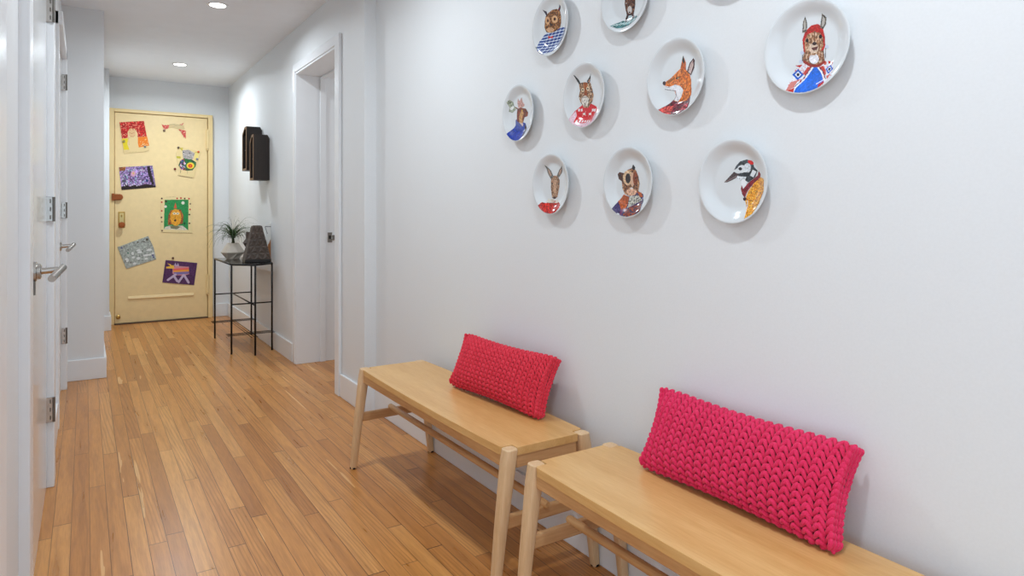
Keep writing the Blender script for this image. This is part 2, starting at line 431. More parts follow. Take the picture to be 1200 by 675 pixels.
# ================================================================== benches
def make_bench(label):
    t = thing('wooden_bench', label, 'bench', (0, 0, 0), 'pale wooden benches along the right wall')
    hw, hl = .150, .602
    pts = []
    def seatpoly():
        P = []
        n = 14
        # front (-X) side, from -Y to +Y, bowed slightly outwards, corners notched round the legs
        def side(sg):
            out = []
            for k in range(n + 1):
                y = -1 + 2 * k / n
                out.append((-(hw + .003 + .010 * (1 - y * y)) , y * (.566)))
            return out
        fr = side(1)
        fr = [(fr[0][0] + .014, -.5735), (fr[0][0] + .004, -.571)] + fr + [(fr[-1][0] + .004, .571), (fr[-1][0] + .014, .5735)]
        far = [(-.1135, .5735), (-.1125, .5745), (-.1125, hl), (.1125, hl), (.1125, .5745), (.1135, .5735)]
        bk = [(-a, -b_) for a, b_ in fr]
        nr = [(-a, -b_) for a, b_ in far]
        return fr + far + bk + nr
    b = MB().prism(seatpoly(), 2, .410, .434)
    o = b.build('seat', M['seat'], t, bevel=.007, seg=3)
    apr = MB(); apr.box(-.149, -.131, -.575, .575, .374, .4105).box(.131, .149, -.575, .575, .374, .4105)
    apr.build('side_apron', M['raily'], t, bevel=.003)
    for s in (-1, 1):
        MB().box(-.112, .112, min(s * .580, s * .598), max(s * .580, s * .598), .372, .4105).build('end_apron', M['railx'], t, bevel=.003)
    for sx in (-1, 1):
        for sy in (-1, 1):
            b = MB()
            prof = [(0, .188, .0135), (.2, .166, .0175), (.39, .141, .0215), (.4335, .134, .0205)]
            rings = []
            for z, x, r in prof:
                ring = []
                for k in range(16):
                    a = 2 * PI * k / 16; c, s_ = math.cos(a), math.sin(a)
                    e = .55
                    ring.append(b.bm.verts.new((sx * x + r * math.copysign(abs(c) ** e, c), sy * .595 + r * math.copysign(abs(s_) ** e, s_), z)))
                rings.append(ring)
            for r0, r1 in zip(rings, rings[1:]):
                for k in range(16): b.bm.faces.new((r0[k], r0[(k + 1) % 16], r1[(k + 1) % 16], r1[k]))
            b.bm.faces.new(rings[0][::-1]); b.bm.faces.new(rings[-1])
            lg = sm(b.build('leg', M['leg'], t, bevel=.003, seg=2), 50)
            f = MB().tube([(sx * .1885, sy * .595, .0005), (sx * .188, sy * .595, .007)], .0145, 14).build('felt_foot', M['foot'], lg)
    for sy in (-1, 1):
        MB().box(-.158, .158, sy * .595 - .010, sy * .595 + .010, .202, .240).build('end_stretcher', M['railx'], t, bevel=.005)
    sm(MB().tube([(-.01, -.612, .243), (-.01, -.604, .243), (-.01, .604, .243), (-.01, .612, .243)], [.009, .0125, .0125, .009], 18).build('long_stretcher', M['raily'], t))
    return t
bench = make_bench('pale wooden bench farther down the hall, seen whole, red cushion on it')
bench.location = (1.176, 2.222, 0)
b2 = copy_tree(bench); b2.location = (1.176, .897, 0)
b2['label'] = 'pale wooden bench nearest the camera, cut off by the bottom edge, crimson cushion on it'

# ================================================================== knitted cushions
def cushion(label, length, height, thick, loc, rz, lean, ymat, imat, cols, rows, seed):
    rnd = random.Random(seed)
    t = thing('knitted_cushion', label, 'cushion', loc, 'chunky knit cushions on the benches', rz)
    Mx = Matrix.Rotation(lean, 4, 'Y')      # local: x thickness (towards wall +), y along, z up
    L, H = length / 2, height / 2
    def Hh(u): return H * (1 - .10 * (1 - u * u)) * (1 - .05 * abs(u) ** 10)
    def Tt(u): return thick / 2 * max(.36, (1 - abs(u) ** 3.2) ** .5)
    def sect(u, n=160):
        pts = []
        for k in range(n):
            a = 2 * PI * k / n; c, s_ = math.cos(a), math.sin(a)
            z = Hh(u) * math.copysign(abs(c) ** .72, c); x = -Tt(u) * math.copysign(abs(s_) ** 1.15, s_)
            pts.append(Vector((x, 0, z)))
        return pts
    def surf(u, n):
        yl = u * L * (1 - 0.0)
        P = sect(u); d = [0]
        for i in range(len(P)): d.append(d[-1] + (P[(i + 1) % len(P)] - P[i]).length)
        tot = d[-1]; out = []; j = 0
        for k in range(n):
            s = tot * (k + .5) / n
            while d[j + 1] < s: j += 1
            f = (s - d[j]) / (d[j + 1] - d[j])
            p = P[j].lerp(P[(j + 1) % len(P)], f); tg = (P[(j + 1) % len(P)] - P[j]).normalized()
            # ends bow inwards slightly between corners
            yy = yl * (1 - .05 * (1 - (p.z / H) ** 2) * abs(u) ** 3)
            out.append((Vector((p.x, yy, p.z)), tg))
        return out
    def place(v):
        v = v + Vector((0, 0, 0)); return Mx @ (v + Vector((0, 0, H * .94)))
    # liner
    b = MB(); rings = []
    us = [-1 + 2 * k / 26 for k in range(27)]
    for u in us:
        rings.append([b.bm.verts.new(place(Vector((p.x * .86, p.y * .975, p.z * .95)))) for p, _ in surf(u, 48)])
    for r0, r1 in zip(rings, rings[1:]):
        for k in range(48): b.bm.faces.new((r0[k], r0[(k + 1) % 48], r1[(k + 1) % 48], r1[k]))
    b.bm.faces.new(rings[0]); b.bm.faces.new(rings[-1][::-1])
    b.build('liner', imat, t, smooth=True)
    # stitches
    verts = []; faces = []
    ns, nr = 8, 8
    base = []
    for i in range(1, nr):
        ph = PI * i / nr; zz = -math.cos(ph); rr = math.sin(ph) ** .8
        for k in range(ns):
            a = 2 * PI * k / ns; tp = .80 + .22 * zz; base.append((tp * rr * math.cos(a), zz, tp * rr * math.sin(a)))
    nb = len(base)
    pitch = 2 * L / cols
    def lobe(c, along, side, nrm, ln, wd, th):
        o = len(verts)
        for x, y, z in base:
            verts.append(place(c + side * x * wd + along * (y * ln) + nrm * (z * th + .0022 * (y - y * y)))[:])
        verts.append(place(c - along * ln)[:]); verts.append(place(c + along * ln)[:])
        for i in range(nr - 2):
            for k in range(ns):
                faces.append((o + i * ns + k, o + i * ns + (k + 1) % ns, o + (i + 1) * ns + (k + 1) % ns, o + (i + 1) * ns + k))
        for k in range(ns):
            faces.append((o + nb, o + (k + 1) % ns, o + k))
            faces.append((o + nb + 1, o + (nr - 2) * ns + k, o + (nr - 2) * ns + (k + 1) % ns))
    for ci in range(cols):
        u = -1 + (2 * ci + 1) / cols
        for half in (-1, 1):
            uu = u + half * .5 / cols
            S = surf(uu * .985, rows * 2)
            off = rnd.random() * .2
            for k, (p, tg) in enumerate(S):
                nrm = Vector((0, 1, 0)).cross(tg).normalized()
                if nrm.dot(Vector((p.x, 0, p.z * .2))) < 0: nrm = -nrm
                rowp = (Hh(u) * 4.15) / (rows * 2)
                tiltd = Vector((0, 1, 0)) * half * .60
                al = (-tg + tiltd + nrm * .10).normalized()
                sd = al.cross(nrm).normalized()
                j = rnd.uniform(-.0008, .0008)
                lobe(p + Vector((0, j, 0)) + nrm * .0005, al, sd, nrm, rowp * 1.0 * rnd.uniform(.93, 1.06), pitch * .245 * rnd.uniform(.92, 1.06), .0078)
    # end gussets: rows of lobes running up each end
    for e in (-1, 1):
        for wv in (-.8, -.27, .27, .8):
            for k in range(rows):
                z = -H + 2 * H * (k + .5) / rows
                x = wv * thick * .19
                c = Vector((x, e * (L * (1 - .05 * (1 - (z / H) ** 2)) - .004), z * .95))
                al = Vector(((.35 if wv > 0 else -.35), 0, 1)).normalized(); nn = Vector((0, e, 0)); sd = al.cross(nn)
                lobe(c, al, sd, nn, H / rows * 1.7, .0075, .007)
    me = bpy.data.meshes.new('knit_cover'); me.from_pydata(verts, [], faces)
    me.polygons.foreach_set('use_smooth', [True] * len(me.polygons))
    o = bpy.data.objects.new('knit_cover', me); COL.objects.link(o); o.parent = t; me.materials.append(ymat)
    return t
cushion('red chunky knit lumbar cushion leaning on the wall, on the farther bench', .548, .206, .105,
        (1.243, 2.060, .4470), math.radians(4), math.radians(23), M['yarn1'], M['inner1'], 21, 15, 1)
cushion('crimson chunky knit lumbar cushion leaning on the wall, on the nearest bench', .548, .214, .105,
        (1.262, 1.032, .4465), math.radians(0), math.radians(24), M['yarn2'], M['inner2'], 21, 15, 2)

# ================================================================== painter for prints and drawings
class Paint:
    def __init__(s, w, h, cell, tomap, seed=1):
        s.w, s.h, s.cell = w, h, cell
        s.nx, s.ny = int(w / cell), int(h / cell)
        gx = (np.arange(s.nx) + .5) * cell - w / 2; gy = (np.arange(s.ny) + .5) * cell - h / 2
        s.X, s.Y = np.meshgrid(gx, gy)
        s.col = np.zeros((s.ny, s.nx, 3)); s.a = np.zeros((s.ny, s.nx), bool)
        s.map = tomap; s.r = np.random.RandomState(seed)
    def inside(s, pts):
        P = [s.map(*p) for p in pts]; m = np.zeros_like(s.a); n = len(P)
        for i in range(n):
            (x0, y0), (x1, y1) = P[i], P[(i + 1) % n]
            if y0 == y1: continue
            c = ((y0 > s.Y) != (y1 > s.Y)) & (s.X < (x1 - x0) * (s.Y - y0) / (y1 - y0) + x0)
            m ^= c
        return m
    def put(s, m, c, clip=None, vary=0, k=2):
        if clip is not None: m = m & clip
        c = np.array(c, float)
        if vary:
            nz = s.noise(k)
            s.col[m] = np.clip(c[None] * (1 + vary * nz[m][:, None]), 0, 255)
        else: s.col[m] = c
        s.a |= m; return m
    def noise(s, k):
        z = s.r.randn(s.ny, s.nx)
        kx, ky = (k, k) if isinstance(k, int) else k
        for _ in range(ky): z = (np.roll(z, 1, 0) + z + np.roll(z, -1, 0)) / 3
        for _ in range(kx): z = (np.roll(z, 1, 1) + z + np.roll(z, -1, 1)) / 3
        return z / (z.std() + 1e-9)
    def poly(s, pts, c, clip=None, vary=0, k=2): return s.put(s.inside(pts), c, clip, vary, k)
    def ell(s, x, y, rx, ry, c, clip=None, vary=0, rot=0, k=2):
        pts = []
        for i in range(24):
            a = 2 * PI * i / 24; u, v = rx * math.cos(a), ry * math.sin(a)
            pts.append((x + u * math.cos(rot) - v * math.sin(rot), y + u * math.sin(rot) + v * math.cos(rot)))
        return s.poly(pts, c, clip, vary, k)
    def line(s, pts, w, c, clip=None):
        P = [s.map(*p) for p in pts]; m = np.zeros_like(s.a)
        for (x0, y0), (x1, y1) in zip(P, P[1:]):
            dx, dy = x1 - x0, y1 - y0; L2 = dx * dx + dy * dy + 1e-12
            t = np.clip(((s.X - x0) * dx + (s.Y - y0) * dy) / L2, 0, 1)
            m |= np.hypot(s.X - x0 - t * dx, s.Y - y0 - t * dy) < w / 2
        return s.put(m, c, clip)
    def mesh(s, name, posf, mat, parent=None):
        ys, xs = np.nonzero(s.a)
        nx1 = s.nx + 1
        ids = np.stack([ys * nx1 + xs, ys * nx1 + xs + 1, (ys + 1) * nx1 + xs + 1, (ys + 1) * nx1 + xs], 1)
        uq, inv = np.unique(ids, return_inverse=True); inv = inv.reshape(ids.shape)
        vx = (uq % nx1) * s.cell - s.w / 2; vy = (uq // nx1) * s.cell - s.h / 2
        V = posf(vx, vy)
        me = bpy.data.meshes.new(name); me.from_pydata([tuple(v) for v in V.tolist()], [], [tuple(f) for f in inv.tolist()])
        at = me.color_attributes.new('paint', 'FLOAT_COLOR', 'CORNER')
        c = lin(s.col[ys, xs]); c = np.concatenate([c, np.ones((len(c), 1))], 1)
        at.data.foreach_set('color', np.repeat(c, 4, 0).astype(np.float32).ravel())
        me.materials.append(mat); me.polygons.foreach_set('use_smooth', [True] * len(me.polygons))
        o = bpy.data.objects.new(name, me); COL.objects.link(o)
        if parent: o.parent = parent
        return o

# ================================================================== plates
RP = .1055
def face_x(r):       # height of the eating surface above the wall, room side
    r = np.asarray(r, float)
    q = np.clip((r - .066) / (RP - .066), 0, 1)
    return .012 + .017 * q * q * (3 - 2 * q) * .75 + .017 * .25 * q
def plate_mesh(parent):
    prof = [(.0005, -float(face_x(0)))]
    for r in np.linspace(.01, RP - .001, 22): prof.append((float(r), -float(face_x(r))))
    prof += [(RP, -.0285), (RP - .001, -.0262), (.092, -.019), (.075, -.009), (.066, -.0065), (.058, -.0045), (.054, -.0015), (.051, -.0015), (.050, -.008), (.0005, -.008)]
    o = MB().lathe(prof, 0, seg=72).build('dish', M['porcelain'], parent); return sm(o, 50)
proto = None
def plate(label, yc, zc, crop=None, paint=None, seed=1):
    global proto
    t = thing('decorative_plate', label, 'plate', (XRN - .001, yc, zc), 'portrait plates hung on the wall')
    if proto is None: proto = plate_mesh(t)
    else:
        c = proto.copy(); COL.objects.link(c); c.parent = t
    wr = MB().tube([(-.004, 0, .045), (-.003, 0, .07), (-.010, 0, .088)], .0012, 6).build('hanger', M['steel'], t)
    if paint:
        ox, oy, sc = crop
        def mp(px, py):
            Y, Z = on_x(ox + px / sc, oy + py / sc, 1.370)
            return yc - Y, Z - zc
        p = Paint(.212, .212, .0009, mp, seed)
        paint(p)
        p.a &= np.hypot(p.X, p.Y) < RP - .0025
        def pos(u, v):
            r = np.hypot(u, v); return np.stack([-(face_x(r) + .00045), -u, v], 1)
        o = p.mesh('portrait', pos, M['print'], t)
        return t, o
    return t, None

def fur(p, m, dark, light, k=(1, 4), amt=1.0, thr=.2):
    z = p.noise(k)
    p.put(m & (z > thr + .7), light); p.put(m & (z < -thr - .8), dark)

def owl(p):
    sh = p.poly([(262, 345), (300, 340), (380, 300), (430, 278), (465, 290), (470, 340), (430, 430), (380, 520), (320, 560), (250, 578), (205, 565), (190, 520), (200, 440), (225, 380)], (70, 96, 160))
    for k in range(9):
        a = 200 + k * 36
        p.line([(a, 600), (a + 110, 270)], .0022, (222, 232, 244), sh); p.line([(150, 350 + k * 30), (480, 270 + k * 32)], .0022, (222, 232, 244), sh)
    for k in range(9):
        a = 214 + k * 36
        p.line([(a, 600), (a + 110, 270)], .0013, (28, 42, 96), sh); p.line([(150, 364 + k * 30), (480, 284 + k * 32)], .0013, (28, 42, 96), sh)
    h = p.poly([(250, 170), (270, 140), (320, 100), (365, 90), (400, 110), (412, 170), (412, 240), (400, 290), (350, 330), (300, 345), (255, 335), (238, 290), (240, 220)], (128, 84, 52), vary=.15)
    fur(p, h, (70, 42, 26), (190, 140, 96), (2, 2))
    p.poly([(236, 105), (262, 120), (270, 165), (252, 160)], (60, 50, 66)); p.poly([(400, 45), (412, 60), (400, 105), (375, 110)], (60, 44, 62))
    p.line([(396, 80), (378, 112)], .0018, (178, 40, 40))
    p.ell(270, 215, 24, 42, (206, 160, 118)); p.ell(345, 200, 32, 40, (214, 168, 124)); p.ell(272, 215, 10, 18, (84, 40, 20)); p.ell(345, 198, 13, 17, (84, 40, 20)); p.ell(345, 198, 5, 8, (15, 10, 10))
    p.poly([(290, 235), (318, 250), (300, 285)], (36, 24, 22)); p.ell(296, 312, 40, 24, (204, 160, 122), vary=.1)
    p.poly([(275, 372), (300, 388), (328, 372), (322, 404), (300, 394), (280, 408)], (214, 62, 34))
    p.ell(182, 520, 16, 22, (110, 120, 120))
def hare(p):
    s = p.poly([(235, 420), (300, 370), (390, 320), (440, 350), (520, 320), (600, 240), (640, 262), (600, 330), (520, 400), (420, 445), (330, 455)], (60, 110, 112), vary=.25)
    for k in range(7): p.line([(260 + k * 50, 420 - k * 10), (320 + k * 50, 380 - k * 16)], .002, (210, 232, 230), s)
    p.poly([(330, 345), (430, 375), (540, 330), (600, 270), (600, 300), (520, 360), (420, 392)], (180, 210, 212))
    n = p.poly([(410, 330), (440, 230), (430, 180), (560, 160), (545, 230), (575, 250), (530, 300), (440, 345)], (56, 34, 36), vary=.2)
    h = p.poly([(412, -60), (460, -140), (530, -140), (575, -60), (575, 60), (560, 170), (510, 225), (460, 220), (425, 170), (408, 60)], (92, 62, 50), vary=.2)
    fur(p, h, (44, 26, 28), (150, 108, 84)); p.ell(487, 150, 36, 60, (196, 190, 186)); p.poly([(440, 345), (470, 240), (520, 235), (530, 300)], (182, 200, 204))
    p.ell(486, 190, 13, 12, (40, 30, 36)); p.ell(432, 45, 8, 5, (220, 220, 220))
def llama(p):
    sh = p.poly([(180, 615), (212, 500), (225, 455), (270, 420), (300, 405), (420, 400), (470, 400), (490, 430), (488, 500), (450, 545), (400, 590), (320, 625), (240, 632)], (222, 224, 232))
    R_, B_ = (188, 46, 40), (38, 92, 190)
    z = p.noise((2, 2)); p.put(sh & (z > .75), (206, 92, 80))
    p.poly([(208, 540), (250, 525), (235, 580), (190, 610)], (200, 120, 112)); p.poly([(180, 615), (240, 580), (240, 632), (190, 628)], R_)
    for cx, cy, r in ((243, 490, 38), (458, 455, 34)):
        p.poly([(cx - r, cy), (cx, cy - r), (cx + r, cy), (cx, cy + r)], B_); p.poly([(cx - r * .55, cy), (cx, cy - r * .55), (cx + r * .55, cy), (cx, cy + r * .55)], (226, 230, 240)); p.ell(cx, cy, 10, 10, (24, 26, 52))
    p.poly([(278, 480), (305, 440), (330, 438), (290, 500)], (196, 60, 50)); p.poly([(385, 440), (410, 430), (440, 490), (425, 500)], (196, 60, 50)); p.poly([(440, 400), (478, 410), (470, 424), (445, 418)], R_)
    p.poly([(225, 430), (270, 425), (255, 445)], R_); p.poly([(445, 500), (480, 490), (460, 525)], (200, 100, 96))
    sw = p.poly([(240, 630), (252, 580), (345, 440), (368, 436), (436, 538), (400, 590), (320, 628)], (28, 104, 214), vary=.06)
    p.line([(248, 580), (344, 440)], .0022, (240, 242, 246)); p.line([(238, 574), (334, 436)], .0016, (36, 40, 80)); p.line([(368, 436), (440, 532)], .0022, (240, 242, 246)); p.line([(378, 432), (448, 522)], .0016, (36, 40, 80)); p.line([(385, 555), (432, 528)], .0022, (236, 240, 246)); p.poly([(400, 560), (438, 534), (440, 548), (402, 586)], (178, 40, 44))
    nk = p.poly([(285, 330), (270, 400), (300, 425), (380, 428), (418, 400), (412, 330)], (150, 104, 74), vary=.15); fur(p, nk, (96, 62, 44), (206, 176, 150)); p.ell(348, 385, 32, 34, (224, 222, 228), vary=.05)
    hood = p.poly([(280, 345), (272, 260), (290, 205), (330, 165), (375, 155), (405, 180), (420, 240), (422, 300), (410, 330)], (176, 36, 32), vary=.1)
    f = p.poly([(290, 345), (285, 270), (305, 225), (350, 205), (390, 215), (408, 250), (410, 300), (385, 345), (350, 362), (315, 360)], (166, 122, 90), vary=.12)
    fur(p, f, (110, 74, 52), (216, 186, 158)); p.poly([(348, 200), (356, 200), (352, 270), (346, 270)], (120, 80, 58)); p.ell(346, 315, 32, 34, (214, 188, 166), vary=.06)
    p.ell(303, 264, 10, 13, (26, 20, 22)); p.ell(391, 238, 11, 14, (26, 20, 22)); p.ell(351, 285, 15, 11, (52, 34, 34)); p.poly([(330, 312), (378, 302), (365, 326), (340, 330)], (96, 52, 50))
    for e in ([(270, 215), (276, 140), (292, 106), (303, 150), (300, 205)], [(388, 180), (396, 120), (405, 86), (432, 112), (426, 160), (408, 188)]):
        m = p.poly(e, (98, 92, 84), vary=.25); cx = sum(q[0] for q in e) / len(e); cy = sum(q[1] for q in e) / len(e); p.poly([(cx + (q[0] - cx) * .5, cy + (q[1] - cy) * .7) for q in e], (176, 170, 162))
    p.line([(285, 405), (328, 432), (380, 432), (415, 405)], .006, (150, 44, 34))
    for x, y in ((270, 346), (262, 405), (432, 306)): p.ell(x, y, 13, 13, (196, 204, 222))
    p.line([(425, 315), (422, 380)], .0014, (80, 60, 66)); p.line([(272, 360), (270, 400)], .0014, (80, 60, 66))
def fox(p):
    sh = p.poly([(135, 588), (190, 545), (230, 500), (270, 515), (300, 512), (350, 465), (368, 520), (360, 560), (300, 600), (235, 620), (170, 612)], (98, 34, 46), vary=.3)
    p.poly([(135, 588), (190, 550), (240, 545), (238, 618), (170, 612)], (196, 78, 72), vary=.15); p.poly([(290, 580), (330, 530), (362, 525), (345, 575)], (160, 60, 70), vary=.3)
    m = p.poly([(165, 378), (210, 345), (240, 315), (275, 280), (300, 265), (345, 315), (356, 360), (358, 470), (330, 505), (280, 520), (230, 510), (245, 470), (235, 430), (190, 432), (162, 405)], (206, 104, 28), vary=.15)
    fur(p, m, (140, 62, 18), (232, 140, 60))
    w = p.poly([(162, 398), (200, 408), (240, 392), (275, 400), (300, 430), (285, 480), (262, 515), (232, 505), (246, 470), (240, 432), (195, 434), (166, 418)], (226, 226, 230), vary=.03)
    p.line([(168, 426), (205, 432), (244, 436), (250, 470), (230, 515)], .0012, (40, 30, 40)); p.ell(163, 382, 12, 15, (50, 20, 34)); p.line([(170, 408), (205, 415)], .001, (60, 50, 60))
    p.ell(258, 345, 14, 8, (40, 26, 16), rot=-.5); p.ell(262, 345, 5, 4, (222, 190, 120)); p.poly([(180, 370), (240, 335), (240, 350), (190, 385)], (150, 84, 26))
    p.poly([(278, 275), (298, 182), (318, 235), (318, 290)], (178, 84, 28), vary=.15); p.poly([(290, 215), (299, 182), (310, 225), (300, 240)], (22, 30, 26))
    p.poly([(325, 300), (345, 235), (372, 200), (382, 215), (378, 270), (355, 325)], (70, 40, 40)); p.poly([(335, 300), (350, 245), (368, 215), (372, 250), (352, 315)], (206, 182, 176)); p.line([(345, 290), (368, 225)], .0016, (120, 70, 60))
    p.line([(256, 480), (262, 512)], .001, (90, 90, 110))
def lynx(p):
    sh = p.poly([(135, 540), (160, 460), (215, 412), (290, 400), (330, 420), (352, 450), (350, 540), (330, 575), (250, 600), (160, 575)], (206, 26, 40))
    p.poly([(133, 540), (165, 460), (178, 500), (172, 560), (240, 565), (320, 550), (330, 480), (350, 450), (352, 530), (330, 578), (250, 602), (160, 575)], (224, 190, 202), vary=.05)
    for k in range(6): p.poly([(185 + k * 22, 540), (196 + k * 22, 538), (196 + k * 22, 556), (185 + k * 22, 558)], (240, 236, 238))
    for x in (190, 212, 305, 322): p.poly([(x - 8, 445), (x + 6, 440), (x + 8, 462), (x - 6, 466)], (236, 226, 230))
    for x in (232, 282):
        p.poly([(x - 12, 480), (x + 8, 476), (x + 12, 492), (x - 8, 494)], (240, 236, 232)); p.line([(x - 10, 494), (x - 12, 506)], .0012, (240, 236, 232)); p.line([(x + 8, 490), (x + 12, 502)], .0012, (240, 236, 232)); p.line([(x + 6, 480), (x + 14, 462)], .0012, (240, 236, 232))
    h = p.poly([(188, 230), (235, 220), (285, 225), (298, 270), (312, 330), (300, 385), (265, 435), (230, 432), (200, 385), (188, 340), (198, 290)], (140, 98, 66), vary=.2)
    fur(p, h, (66, 44, 34), (206, 184, 158)); p.poly([(228, 225), (260, 222), (256, 330), (236, 330)], (150, 78, 34), vary=.2)
    p.ell(240, 375, 32, 40, (206, 198, 188), vary=.12); fur(p, p.inside([(205, 350), (275, 345), (262, 420), (225, 425)]), (120, 104, 92), (230, 226, 218))
    for x, y in ((221, 285), (263, 274)): p.ell(x, y, 13, 17, (226, 204, 170)); p.ell(x, y, 7, 8, (60, 34, 20))
    p.ell(245, 320, 12, 12, (146, 72, 44)); p.line([(222, 352), (245, 345), (268, 346)], .0014, (54, 36, 30))
    p.poly([(168, 165), (176, 170), (200, 225), (190, 240), (178, 215)], (50, 54, 56)); p.poly([(290, 145), (282, 215), (268, 235), (255, 212), (278, 175)], (50, 54, 56)); p.poly([(282, 185), (276, 220), (264, 218)], (196, 140, 110))
def moose(p):
    b = p.poly([(125, 565), (130, 530), (180, 450), (180, 400), (200, 405), (270, 430), (285, 480), (282, 540), (240, 590), (190, 602), (145, 590)], (32, 62, 158), vary=.12)
    p.poly([(180, 400), (192, 395), (250, 450), (230, 475), (185, 440)], (70, 84, 150)); p.line([(190, 460), (185, 590)], .0016, (24, 34, 96)); p.poly([(262, 430), (285, 480), (282, 540), (266, 560)], (48, 36, 60))
    h = p.poly([(195, 300), (225, 285), (275, 295), (295, 330), (290, 365), (262, 375), (250, 420), (225, 440), (190, 410), (190, 350)], (118, 56, 34), vary=.2)
    p.poly([(215, 345), (240, 310), (255, 340), (240, 375), (245, 430), (222, 432), (212, 400)], (196, 146, 88), vary=.12); p.poly([(210, 420), (250, 435), (245, 462)], (206, 186, 176)); p.ell(272, 322, 8, 6, (30, 20, 20)); p.ell(238, 312, 6, 6, (216, 170, 40))
    for q in ([(195, 292), (150, 335), (125, 325), (132, 285), (122, 240), (140, 215), (160, 235), (165, 270)],): p.poly(q, (150, 158, 138), vary=.15); p.ell(148, 290, 12, 22, (226, 228, 222), rot=.6)
    p.poly([(205, 290), (195, 240), (200, 200), (215, 225), (235, 190), (245, 235), (262, 255), (258, 275), (235, 285)], (196, 150, 140), vary=.1); p.line([(235, 195), (238, 270)], .0014, (110, 106, 104)); p.line([(205, 205), (212, 270)], .0014, (110, 106, 104)); p.line([(180, 285), (205, 300)], .004, (120, 60, 44))
def goat(p):
    b = p.poly([(148, 522), (180, 472), (205, 480), (235, 458), (290, 462), (340, 498), (332, 525), (290, 570), (250, 580), (195, 565)], (196, 42, 34), vary=.2)
    z = p.noise((2, 2)); p.put(b & (z < -1.0), (110, 20, 24))
    p.poly([(200, 470), (222, 440), (240, 462), (270, 475), (290, 445), (305, 470), (290, 480), (262, 476), (225, 478)], (222, 216, 204))
    h = p.poly([(240, 270), (265, 252), (290, 255), (312, 290), (308, 350), (292, 430), (270, 445), (248, 435), (238, 350)], (150, 110, 82), vary=.14)
    fur(p, h, (96, 66, 46), (204, 170, 136)); p.poly([(262, 290), (285, 290), (282, 400), (262, 400)], (190, 152, 122), vary=.08)
    p.ell(249, 320, 6, 9, (36, 24, 24)); p.ell(303, 318, 5, 9, (36, 24, 24)); p.ell(268, 436, 13, 9, (60, 30, 24)); p.poly([(240, 445), (262, 448), (270, 472), (236, 460)], (210, 196, 178))
    for q in ([(197, 165), (240, 212), (262, 262), (238, 280), (212, 230)], [(345, 162), (330, 230), (302, 272), (288, 250), (310, 200)]):
        p.poly(q, (92, 90, 86), vary=.25); cx = sum(a for a, _ in q) / 5; cy = sum(a for _, a in q) / 5; p.poly([(cx + (a - cx) * .5, cy + (c - cy) * .6) for a, c in q], (170, 140, 122))
def bear(p):
    b = p.poly([(768, 545), (800, 470), (840, 410), (900, 430), (960, 380), (1000, 405), (1018, 470), (1005, 555), (930, 605), (860, 605), (800, 592)], (60, 50, 92), vary=.15)
    p.poly([(800, 465), (842, 408), (885, 430), (868, 515), (850, 560), (820, 500)], (176, 84, 40), vary=.12); p.poly([(950, 385), (985, 392), (1000, 430), (975, 430)], (182, 88, 42)); k = p.poly([(885, 432), (960, 412), (995, 455), (875, 520)], (206, 204, 192)); z = p.noise((2, 2)); p.put(k & (z < -.3), (110, 112, 110))
    m = p.inside([(866, 530), (1000, 465), (1010, 540), (930, 600), (866, 600)]); p.put(m, (150, 70, 46)); z = p.noise((4, 1)); p.put(m & (z < -.1), (48, 42, 70)); p.line([(900, 600), (1000, 570)], .0036, (200, 196, 184))
    p.ell(822, 572, 14, 8, (226, 228, 234)); p.poly([(838, 540), (860, 520), (850, 600), (838, 596)], (110, 50, 90))
    h = p.poly([(835, 250), (870, 205), (905, 190), (940, 205), (962, 260), (972, 320), (962, 380), (935, 412), (890, 422), (850, 405), (830, 360), (825, 300)], (120, 74, 46), vary=.2)
    fur(p, h, (60, 38, 30), (206, 156, 116)); p.poly([(790, 240), (806, 222), (845, 232), (850, 258), (824, 300), (800, 280)], (82, 50, 36), vary=.2); p.poly([(905, 195), (918, 158), (936, 185), (930, 208)], (34, 30, 34))
    m = p.ell(876, 270, 42, 62, (214, 178, 140), vary=.1); p.ell(876, 275, 22, 42, (40, 30, 30), vary=.2); p.ell(912, 285, 16, 60, (206, 166, 138)); p.ell(936, 275, 20, 56, (124, 60, 34), vary=.15)
    p.ell(905, 388, 42, 30, (214, 168, 140), vary=.12); p.ell(905, 358, 12, 9, (226, 214, 206)); 
    for q in range(4): p.line([(885 + q * 13, 378), (885 + q * 13, 402)], .0012, (120, 74, 60))
